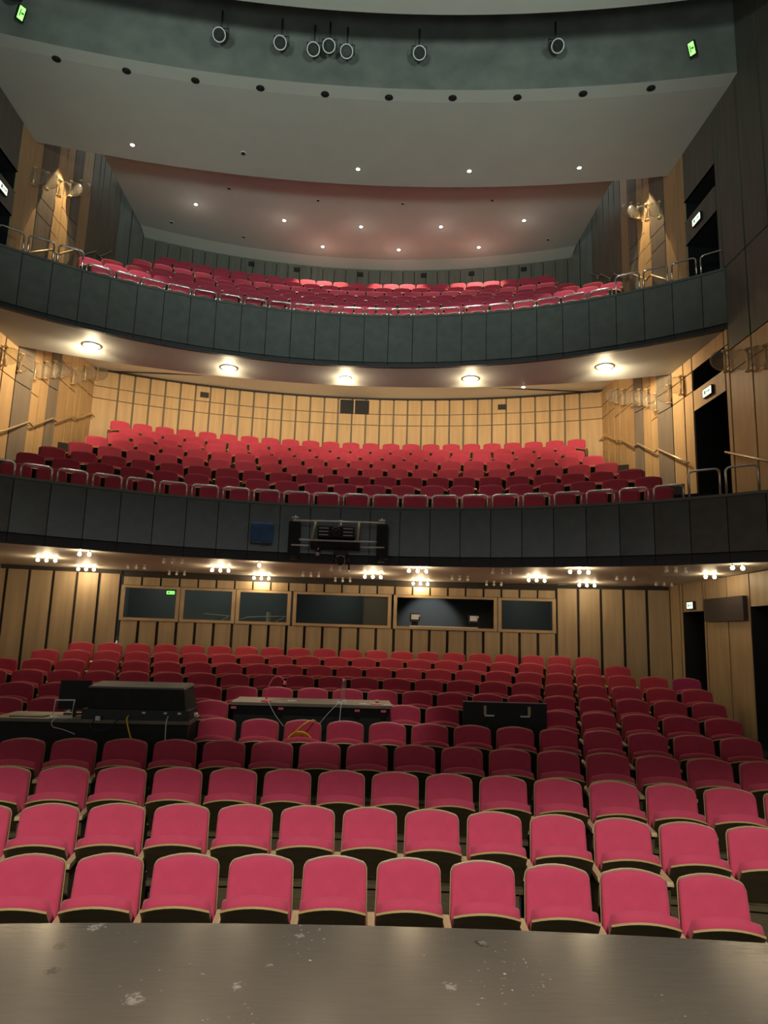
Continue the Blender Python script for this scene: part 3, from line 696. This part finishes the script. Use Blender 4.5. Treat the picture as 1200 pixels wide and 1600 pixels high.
for j, (x, z) in enumerate(sp):
    y = f0(x)-0.42
    t = empty('ceiling_spotlight', (x*0.983, y, E+z-0.10)); tag(t, 'round stage spotlight hanging in the dark ceiling slot, %s from the left' % ORD[j], 'spotlight', 'spotlights in the ceiling slot')
    q = empty('x', (0, 0, 0)); bpy.data.objects.remove(q)
    for me, nme in ((body, 'housing'), (ring, 'lens_ring'), (lens, 'lens')): put(me, nme, t, rot=(radians(40), 0, 0))
    put(yoke, 'yoke', t)

# ------------------------------------------------------------------ exit signs
def exit_sign(loc, rz, wd, h, kl, label, rx=0.0):
    t = empty('exit_sign', loc, rz); t.rotation_euler = (rx, 0, rz); tag(t, label, 'exit sign')
    c = MB(); c.box((0, 0.02, 0), (wd+0.04, 0.05, h+0.04), 'iron'); c.build('case', t)
    f = MB(); f.box((0, -0.008, 0), (wd, 0.012, h), kl); f.build('lit_face', t)
    g = MB(); g.box((-wd*0.22, -0.016, 0), (wd*0.16, 0.006, h*0.55), 'exitd'); g.box((wd*0.12, -0.016, 0), (wd*0.36, 0.006, h*0.14), 'exitd')
    g.hexa([(wd*0.30, -.019, -h*.2), (wd*0.42, -.019, 0), (wd*0.42, -.013, 0), (wd*0.30, -.013, -h*.2), (wd*0.30, -.019, h*.2), (wd*0.43, -.019, 0.002), (wd*0.43, -.013, 0.002), (wd*0.30, -.013, h*.2)], 'exitd')
    g.build('arrow_symbol', t)
exit_sign((WX-0.05, 12.69, E+4.80), radians(-90), 0.30, 0.14, 'exitw', 'lit exit sign over the lower balcony doorway on the right')
exit_sign((WX-0.05, 12.77, E+8.48), radians(-90), 0.30, 0.13, 'exitw', 'lit exit sign over the upper balcony doorway on the right')
exit_sign((WX-0.05, 13.78, E+0.76), radians(-90), 0.22, 0.12, 'exitw', 'small lit exit sign over the stalls doorway on the right wall')
exit_sign((-WX+0.05, 12.95, E+8.5), radians(90), 0.30, 0.13, 'exitw', 'lit exit sign on the left wall of the upper balcony')
p, t_ = on_arc(YS, RS+0.25, -3.72); exit_sign((p.x, p.y, E+0.77), t_, 0.17, 0.07, 'exitg', 'green lit exit sign behind the leftmost control room window')
exit_sign((-6.0, f0(6)-0.25, E+10.72), radians(55), 0.10, 0.22, 'exitg', 'green glowing sign at the left end of the ceiling slot', radians(20))
exit_sign((6.15, f0(6.1)-0.25, E+10.80), radians(-55), 0.10, 0.22, 'exitg', 'green glowing sign at the right end of the ceiling slot', radians(20))

# ------------------------------------------------------------------ things on the lower balcony front
YF = 12.72
t = empty('projector_rig', (0, YF, E+1.5)); tag(t, 'video projector in a pipe frame clamped to the lower balcony front', 'projector')
def tb(name, pts, r, k='silver'):
    mb = MB(); mb.tube([Vector(p)-Vector((0, YF, 1.5)) for p in pts], r, k, 8); return mb.build(name, t)
YP = 12.45
tb('upper_pipe', [(-0.82, YP, 1.965), (0.81, YP, 1.975)], 0.017); tb('middle_pipe', [(-0.70, YP, 1.625), (0.68, YP, 1.625)], 0.017)
tb('lower_pipe', [(-0.84, YP+.05, 1.53), (-0.50, YP+.05, 1.53)], 0.015); tb('lower_pipe', [(0.35, YP+.05, 1.53), (0.82, YP+.05, 1.54)], 0.015)
tb('hanger_bar', [(-0.42, YP-.02, 1.95), (-0.47, YP-.02, 1.65)], 0.022, 'cream'); tb('hanger_bar', [(0.355, YP-.02, 1.965), (0.335, YP-.02, 1.64)], 0.022, 'cream')
mb = MB(); mb.box((-0.05, 0.0-0.18, 0.27), (0.66, 0.34, 0.19), 'black')
mb.lathe([(0.085, 0.0), (0.085, -0.05), (0.06, -0.06), (0.05, -0.03)], (-0.05, -0.35, 0.27), 'iron', 18, 'Y')
pb = mb.build('projector_body', t)
for sx in (-0.265, 0.165):
    for zz in (0.335, 0.275, 0.215):
        m_ = MB(); m_.box((sx, -0.355, zz), (0.17, 0.012, 0.014), 'whitep'); m_.build('vent_slat', pb)
m_ = MB(); m_.lathe([(0.055, -0.385), (0.03, -0.40), (0.01, -0.405)], (-0.05, 0, 0.27), 'glass', 16, 'Y'); m_.build('lens', pb)
m_ = MB(); m_.box((-0.06, -0.12, 0.065), (0.88, 0.30, 0.13), 'softblack'); m_.build('cable_tray', t)
for sx in (-0.80, 0.78):
    m_ = MB(); m_.box((sx, -0.06, 0.15), (0.20, 0.30, 0.62), 'black'); m_.box((sx, -0.1, -0.16), (0.12, 0.2, 0.12), 'iron'); m_.build('side_clamp', t)
for sx in (-0.78, 0.76):
    m_ = MB(); m_.tube([(sx-.06, -.3, 0.515), (sx+.06, -.3, 0.515)], 0.012, 'silver', 6); m_.tube([(sx, -.3, 0.47), (sx, -.3, 0.55)], 0.012, 'silver', 6); m_.build('clamp_handle', t)
m_ = MB(); m_.tube([(0.02, -.3, 0.46), (0.04, -.36, 0.40), (0.0, -.38, 0.38)], 0.016, 'whitep', 6); m_.lathe([(0.03, 0.44), (0.04, 0.46), (0.03, 0.49)], (0.02, -.3, 0), 'silver', 10); m_.build('safety_clamp', t)
t2 = empty('hanging_camera', (0.05, 12.45, E+1.20)); tag(t2, 'black pan camera hanging below the projector on the balcony front', 'camera')
m_ = MB(); m_.box((0.0, 0, 0.22), (0.26, 0.12, 0.05), 'iron'); m_.tube([(0, 0, .22), (0, 0, .32)], .02, 'iron', 8); m_.tube([(-.12, 0, .21), (-.13, 0, .05)], .015, 'iron', 6); m_.tube([(.12, 0, .21), (.13, 0, .05)], .015, 'iron', 6); m_.build('yoke', t2)
m_ = MB(); m_.lathe([(0.05, 0.12), (0.085, 0.08), (0.09, -0.06), (0.07, -0.10)], (0, 0, 0.08), 'black', 16, 'Y'); m_.build('head', t2)
m_ = MB(); m_.tube([(-.07, -.07, .14), (0, -.08, .155), (.07, -.07, .14)], .010, 'whitep', 6); m_.build('light_ring', t2)
m_ = MB(); m_.tube([(0.13, -.02, .05), (0.15, -.05, -.02), (0.155, -.05, -.09)], .018, 'iron', 6); m_.build('cable', t2)
t3 = empty('small_spotlight', (-0.36, 12.5, E+1.40)); tag(t3, 'small spotlight with a pale lens hanging left under the projector', 'spotlight')
m_ = MB(); m_.lathe([(0.03, 0.09), (0.045, 0.06), (0.045, -0.04)], (0, 0, 0), 'iron', 12, 'Y', Matrix.Rotation(radians(25), 3, 'X')); m_.build('housing', t3)
m_ = MB(); m_.lathe([(0.04, -0.041), (0.02, -0.05)], (0, 0, 0), 'whitep', 12, 'Y', Matrix.Rotation(radians(25), 3, 'X')); m_.build('lens', t3)
m_ = MB(); m_.tube([(0, 0.03, 0.03), (0, 0.03, 0.13)], 0.012, 'whitep', 6); m_.build('bracket', t3)
# blue covered box
p, t_ = on_arc(YB, B1R-0.16, -1.38)
bx = empty('blue_covered_box', (p.x, p.y, E+1.555), t_); tag(bx, 'box under a blue cloth hung on the lower balcony front', 'box')
m_ = MB(); P = []
for z, ww, dd in ((0.0, 0.38, 0.20), (0.02, 0.40, 0.22), (0.30, 0.42, 0.24), (0.335, 0.40, 0.22), (0.35, 0.36, 0.16)):
    P.append([(-ww/2, -dd/2, z), (ww/2, -dd/2, z), (ww/2, dd/2, z), (-ww/2, dd/2, z)])
for Aq, Bq in zip(P, P[1:]):
    for j in range(4): m_.quad(Aq[j], Aq[(j+1) % 4], Bq[(j+1) % 4], Bq[j], 'blue')
m_.quad(*P[0][::-1], 'blue'); m_.quad(*P[-1], 'blue'); m_.build('cloth_cover', bx)
m_ = MB(); m_.tube([(-.02, -.10, .01), (.03, -.13, -.01), (.08, -.12, .012), (.13, -.13, -.005), (.17, -.1, .01)], 0.012, 'blue', 6); m_.build('hem_ruffle', bx)

# ------------------------------------------------------------------ control desks among the seats
def desk(name, x0, x1, y0, y1, zt, zf, label, rz=0.0):
    t = empty(name, ((x0+x1)/2, (y0+y1)/2, zf), rz); tag(t, label, 'desk')
    W_, D_, Hh = x1-x0, y1-y0, zt-zf
    m_ = MB(); m_.box((0, 0, Hh-0.02), (W_, D_, 0.04), 'desk'); m_.build('desk_top', t)
    m_ = MB(); m_.box((0, -D_/2+0.09, Hh/2-0.02), (W_-0.12, 0.03, Hh-0.04), 'black'); m_.build('front_panel', t)
    for sx in (-1, 1):
        m_ = MB(); m_.box((sx*(W_/2-0.05), 0, Hh/2-0.02), (0.035, D_-0.12, Hh-0.04), 'black'); m_.build('side_panel', t)
    return t
ZC = E-1.12
desk('mixing_desk_table', -4.0, -1.64, 9.00, 9.72, ZC, row_z(5)-SEATH, 'worn brown-topped black table carrying the mixing console on the left', radians(2.0))
ZT = E-0.955
d2 = desk('directing_table', -1.30, 0.90, 9.95, 10.75, ZT, row_z(6)-SEATH, 'long black table among the seats with a pink desk lamp on top', radians(0.5))
for sx in (-1.06, -0.42, 0.62, 0.98):
    m_ = MB(); m_.box((sx, -0.375, ZT-row_z(6)+SEATH-0.075), (0.07, 0.03, 0.03), 'pink'); m_.build('pink_clip', d2)
# console under its dust cover
t = empty('mixing_console', (-2.33, 9.36, ZC), radians(2)); tag(t, 'mixing console under a dark dust cover with a grey top on the left table', 'console')
m_ = MB(); m_.box((0.02, -0.05, 0.06), (1.30, 0.50, 0.12), 'iron'); m_.build('base', t)
m_ = MB(); m_.hexa([(-.60, -.20, .12), (.60, -.20, .12), (.66, .22, .12), (-.60, .22, .12), (-.60, -.20, .37), (.56, -.20, .37), (.60, .20, .41), (-.57, .20, .41)], 'softblack'); m_.build('dust_cover', t)
m_ = MB(); m_.hexa([(-.61, -.21, .365), (.57, -.21, .365), (.62, .21, .40), (-.58, .21, .40), (-.60, -.20, .385), (.55, -.20, .385), (.59, .20, .425), (-.57, .20, .425)], 'cover'); m_.build('cover_top', t)
for sx in (0.12, 0.38, 0.55): m_ = MB(); m_.box((sx, -.31, .09), (.04, .02, .02), 'silver'); m_.build('socket', t)
t = empty('computer_monitor', (-3.22, 9.50, ZC), radians(10)); tag(t, 'black flat monitor seen beside the covered console on the left table', 'monitor')
m_ = MB(); m_.box((0, 0, 0.24), (0.38, 0.035, 0.36), 'black', Matrix.Rotation(radians(-8), 3, 'X')); m_.build('screen', t)
m_ = MB(); m_.box((0, 0.03, 0.01), (0.22, 0.16, 0.02), 'iron'); m_.box((0, 0.03, 0.06), (0.05, 0.03, 0.12), 'iron'); m_.build('stand', t)
t = empty('tablet_stand', (-3.22, 9.16, ZC), radians(15)); tag(t, 'silver-framed folding tablet stand in front of the monitor', 'stand')
m_ = MB(); rt = Matrix.Rotation(radians(-28), 3, 'X')
m_.tube([rt @ Vector(q) for q in ((-.11, 0, 0), (-.11, 0, .22), (.11, 0, .22), (.11, 0, 0))], .012, 'silver', 6, closed=True); m_.build('frame', t)
m_ = MB(); m_.box((0, -.06, .008), (.24, .12, .014), 'silver'); m_.build('foot_plate', t)
m_ = MB(); m_.hexa([(.11, -.02, .0), (.14, -.02, .0), (.14, .16, .0), (.11, .16, .0), (.11, .10, .20), (.13, .10, .20), (.13, .12, .20), (.11, .12, .20)], 'black'); m_.build('support', t)
m_ = MB(); m_.lathe([(.03, -.06), (.035, -.05), (.035, .05), (.03, .06)], (-1.68, 9.42, ZC+.036), 'whitep', 12, 'X'); tag(m_.build('paper_roll'), 'pale paper roll at the right end of the mixing console table', 'roll')
m_ = MB(); m_.box((-3.62, 9.16, ZC+.006), (.42, .16, .012), 'cover'); tag(m_.build('flat_folder'), 'flat dark folder lying at the left end of the mixing console table', 'folder')
def cable(name, pts, r, k, label, n=6):
    P = [Vector(p) for p in pts]; out = []
    for i in range(len(P)-1):
        p0, p1, p2, p3 = P[max(i-1, 0)], P[i], P[i+1], P[min(i+2, len(P)-1)]
        for q in range(n):
            u = q/n; out.append(0.5*((2*p1)+(-p0+p2)*u+(2*p0-5*p1+4*p2-p3)*u*u+(-p0+3*p1-3*p2+p3)*u**3))
    out.append(P[-1]); m_ = MB(); m_.tube(out, r, k, 6)
    return tag(m_.build(name), label, 'cable')
yf = 8.95
cable('yellow_cable', [(-2.38, 9.06, ZC+.05), (-2.36, 8.93, ZC+.01), (-2.28, 8.90, ZC-.2), (-2.14, 8.86, ZC-.42), (-2.05, 8.80, ZC-.66)], .010, 'yellow', 'yellow cable hanging down the front of the mixing console table')
cable('white_cable', [(-1.90, 9.06, ZC+.06), (-1.89, 8.94, ZC+.0), (-1.885, 8.93, ZC-.2), (-1.88, 8.92, ZC-.45)], .007, 'whitep', 'thin white cable hanging at the right of the mixing console table')
cable('black_cable', [(-2.75, 9.02, ZC+.02), (-2.78, 8.90, ZC-.06), (-2.70, 8.89, ZC-.11), (-2.58, 8.89, ZC-.10), (-2.50, 8.91, ZC-.02), (-2.46, 9.0, ZC+.03)], .007, 'iron', 'dark cable looping over the front edge of the console table')
cable('charging_cable', [(-3.24, 9.10, ZC+.02), (-3.24, 8.92, ZC-.02), (-3.22, 8.90, ZC-.08), (-3.10, 8.90, ZC-.11), (-2.95, 8.90, ZC-.16)], .004, 'silver', 'thin pale cable drooping from the tablet stand')
m_ = MB(); m_.box((-2.72, 8.975, ZC+.02), (.05, .05, .05), 'whitep'); tag(m_.build('power_plug'), 'small white plug at the front edge of the console table', 'plug')
# table 2 things
t = empty('gooseneck_lamp', (-0.84, 10.12, ZT)); tag(t, 'pink gooseneck desk lamp on the long black table', 'desk lamp')
m_ = MB(); m_.lathe([(.075, 0), (.075, .014), (.03, .022), (.015, .03)], (0, 0, 0), 'pink', 16); m_.build('base', t)
m_ = MB(); m_.tube([(0, 0, .02), (.005, 0, .12), (.03, 0, .23), (.075, 0, .31), (.14, 0, .345), (.20, 0, .325), (.235, 0, .27)], .009, 'pink', 8); m_.build('neck', t)
m_ = MB(); m_.lathe([(.012, .03), (.026, .0), (.03, -.03)], (.24, 0, .255), 'pink', 12); m_.build('lamp_head', t)
t = empty('plastic_bottle', (0.22, 10.12, ZT)); tag(t, 'clear plastic water bottle on the long black table', 'bottle')
m_ = MB(); m_.lathe([(.030, .0), (.036, .01), (.036, .09), (.031, .12), (.036, .15), (.036, .20), (.014, .28), (.013, .30)], (0, 0, 0), 'acryl', 16); m_.build('body', t)
m_ = MB(); m_.lathe([(.016, .30), (.016, .325), (.012, .33)], (0, 0, 0), 'whitep', 12); m_.build('cap', t)
m_ = MB(); m_.box((.19, 10.03, ZT+.015), (.10, .06, .03), 'whitep'); m_.box((.24, 10.02, ZT+.025), (.05, .05, .05), 'whitep'); tag(m_.build('white_adapter'), 'white power adapter at the foot of the water bottle', 'adapter')
for nm, x, y, dx, dy, lab in (('paper_note', -0.50, 10.3, .12, .08, 'small white note lying left of centre on the long black table'), ('paper_note', 0.50, 10.15, .10, .06, 'small white note lying between the bottle and the cup on the long table'),
                              ('paper_note', 0.85, 10.02, .12, .05, 'white slip at the right front corner of the long black table')):
    m_ = MB(); m_.box((x, y, ZT+.003), (dx, dy, .006), 'whitep'); tag(m_.build(nm), lab, 'paper')
m_ = MB(); m_.lathe([(.02, 0), (.028, .05), (.026, .05)], (0.70, 10.25, ZT), 'armwood', 12); tag(m_.build('small_cup'), 'small tan cup near the right end of the long black table', 'cup')
m_ = MB(); m_.lathe([(.07, 0), (.075, .008), (.05, .012)], (0.68, 10.1, ZT), 'pink', 16); tag(m_.build('pink_saucer'), 'flat pink saucer by the small tan cup', 'saucer')
cable('white_cable', [(.20, 10.02, ZT+.03), (.20, 9.93, ZT+.0), (.19, 9.92, ZT-.2), (.18, 9.92, ZT-.42)], .006, 'whitep', 'thin white cable hanging straight down below the water bottle')
cable('grey_cable', [(.17, 10.0, ZT+.03), (.14, 9.93, ZT+.0), (.0, 9.91, ZT-.15), (-.13, 9.91, ZT-.32)], .004, 'silver', 'thin grey cable slanting left below the water bottle')
cable('lamp_cable', [(-.80, 10.05, ZT+.02), (-.78, 9.93, ZT+.0), (-.68, 9.91, ZT-.16), (-.56, 9.90, ZT-.30)], .004, 'silver', 'thin cable slanting down from the pink desk lamp')
# yellow coil hung over the row in front
t = empty('cable_coil', (-0.30, 9.46, E-1.42)); tag(t, 'coil of yellow cable hung over a seat before the long table', 'cable')
m_ = MB()
for q in range(4):
    rr = .135+.012*q; m_.tube([(rr*cos(2*pi*i/28), -.05-.014*q, rr*sin(2*pi*i/28)) for i in range(28)], .010, 'yellow', 6, closed=True)
m_.build('coil', t)
m_ = MB(); m_.tube([(-.11, -.06, .08), (-.06, -.10, .17), (.02, -.09, .25), (.10, -.06, .30), (.16, .0, .31), (.20, .06, .28)], .008, 'yellow', 6); m_.build('loose_end', t)
# folded table standing upright
t = empty('folded_table', (2.46, 9.98, row_z(6)-SEATH), radians(-1)); tag(t, 'black folded table standing upright among the seats on the right', 'table')
hh = E-0.875-(row_z(6)-SEATH)
m_ = MB(); m_.box((0, 0, hh/2), (1.16, .045, hh), 'black'); m_.build('table_leaf', t)
m_ = MB(); m_.box((0, 0, hh+.004), (1.17, .05, .012), 'cover'); m_.build('edge_trim', t)
for sx in (-.28, .33):
    m_ = MB(); m_.box((sx, -.035, hh-.10), (.035, .03, .12), 'armwood'); m_.box((sx+(.06 if sx < 0 else -.06), -.045, hh-.17), (.13, .03, .018), 'silver'); m_.build('hinge_bracket', t)
for sx in (-.26, .30):
    m_ = MB(); m_.box((sx, -.06, hh*.38), (.05, .05, hh*.7), 'iron'); m_.build('folding_leg', t)

# dark loudspeaker panel on the right stalls wall
m_ = MB(); m_.box((WX-.04, 12.485, E+.64), (.08, 1.36, .42), 'speaker'); tag(m_.build('wall_loudspeaker'), 'dark brown flat loudspeaker panel on the right stalls wall between doorways', 'loudspeaker')

# follow spots in the open control room window
for j, s in enumerate((1.66, 2.95)):
    p, t_ = on_arc(YS, RS+0.35, s*1.0125)
    t = empty('follow_spot', (p.x, p.y, E-0.05), t_); tag(t, 'small spotlight on a black stand in the open control room window, %s one' % ('left', 'right')[j], 'spotlight')
    m_ = MB(); m_.tube([(0, 0, -.14), (0, 0, .32)], .03, 'black', 8); m_.box((0, 0, .30), (.14, .10, .16), 'black'); m_.build('stand', t)
    m_ = MB(); m_.box((0, 0, .46), (.22, .26, .18), 'iron'); m_.build('housing', t)
    m_ = MB(); m_.box((0, -.14, .47), (.16, .02, .11), 'silver'); m_.box((.08, -.15, .50), (.06, .03, .05), 'whitep'); m_.build('front_plate', t)
m_ = MB(); p, t_ = on_arc(YS, RS+0.12, 2.3)
m_.box((0, 0, 0), (1.5, .06, .02), 'silver'); o = m_.build('ledge_rail', None, (p.x, p.y, E+0.215)); o.rotation_euler = (0, 0, t_); tag(o, 'pale metal rail along the sill of the open control room window', 'rail')
p, t_ = on_arc(YS, RS+1.2, 2.1); lamp('unseen_booth_light', 'SPOT', (p.x, p.y, E+1.10), 25, (0.9, 0.97, 1.0), 0.05, (p.x*1.05, p.y+1.05, E+0.2), spot_size=radians(75), spot_blend=0.5)
for s in (-4.0, -2.8, -1.7, 0.0, 4.1):  # lights without fixtures, added to lift the dark rooms behind the panes
    p, t_ = on_arc(YS, RS+1.4, s*1.05); lamp('unseen_booth_light', 'POINT', (p.x, p.y, E+1.0), 4.5, (0.95, 1.0, 0.95), 0.1)
p, t_ = on_arc(YS, RS+0.9, -1.65); t = empty('standing_tube', (p.x, p.y, E-0.2), t_)
tag(t, 'pale standing tube behind the third control room window', 'tube')
m_ = MB(); m_.lathe([(.05, .3), (.06, .32), (.06, .62), (.05, .64)], (0, 0, 0), 'whitep', 10); m_.build('tube', t)
m_ = MB(); m_.box((0, 0, .15), (.3, .3, .3), 'booth'); m_.build('plinth', t)
def booth_cable(pts, label):
    P = []
    for s_, z in pts:
        p, _ = on_arc(YS, RS+0.14, s_*(RS+.14)/RS); P.append((p.x, p.y, E+z))
    m_ = MB(); m_.tube(P, 0.008, 'whitep', 6); tag(m_.build('white_cable'), label, 'cable')
booth_cable([(-2.95, .34), (-2.6, .325), (-2.4, .31), (-2.45, .27), (-2.55, .22)], 'white cable slung behind the second control room window')
booth_cable([(-2.17, .24), (-2.0, .30), (-1.7, .32), (-1.4, .335), (-1.18, .34), (-1.25, .29), (-1.4, .22)], 'white cable slung behind the third control room window')
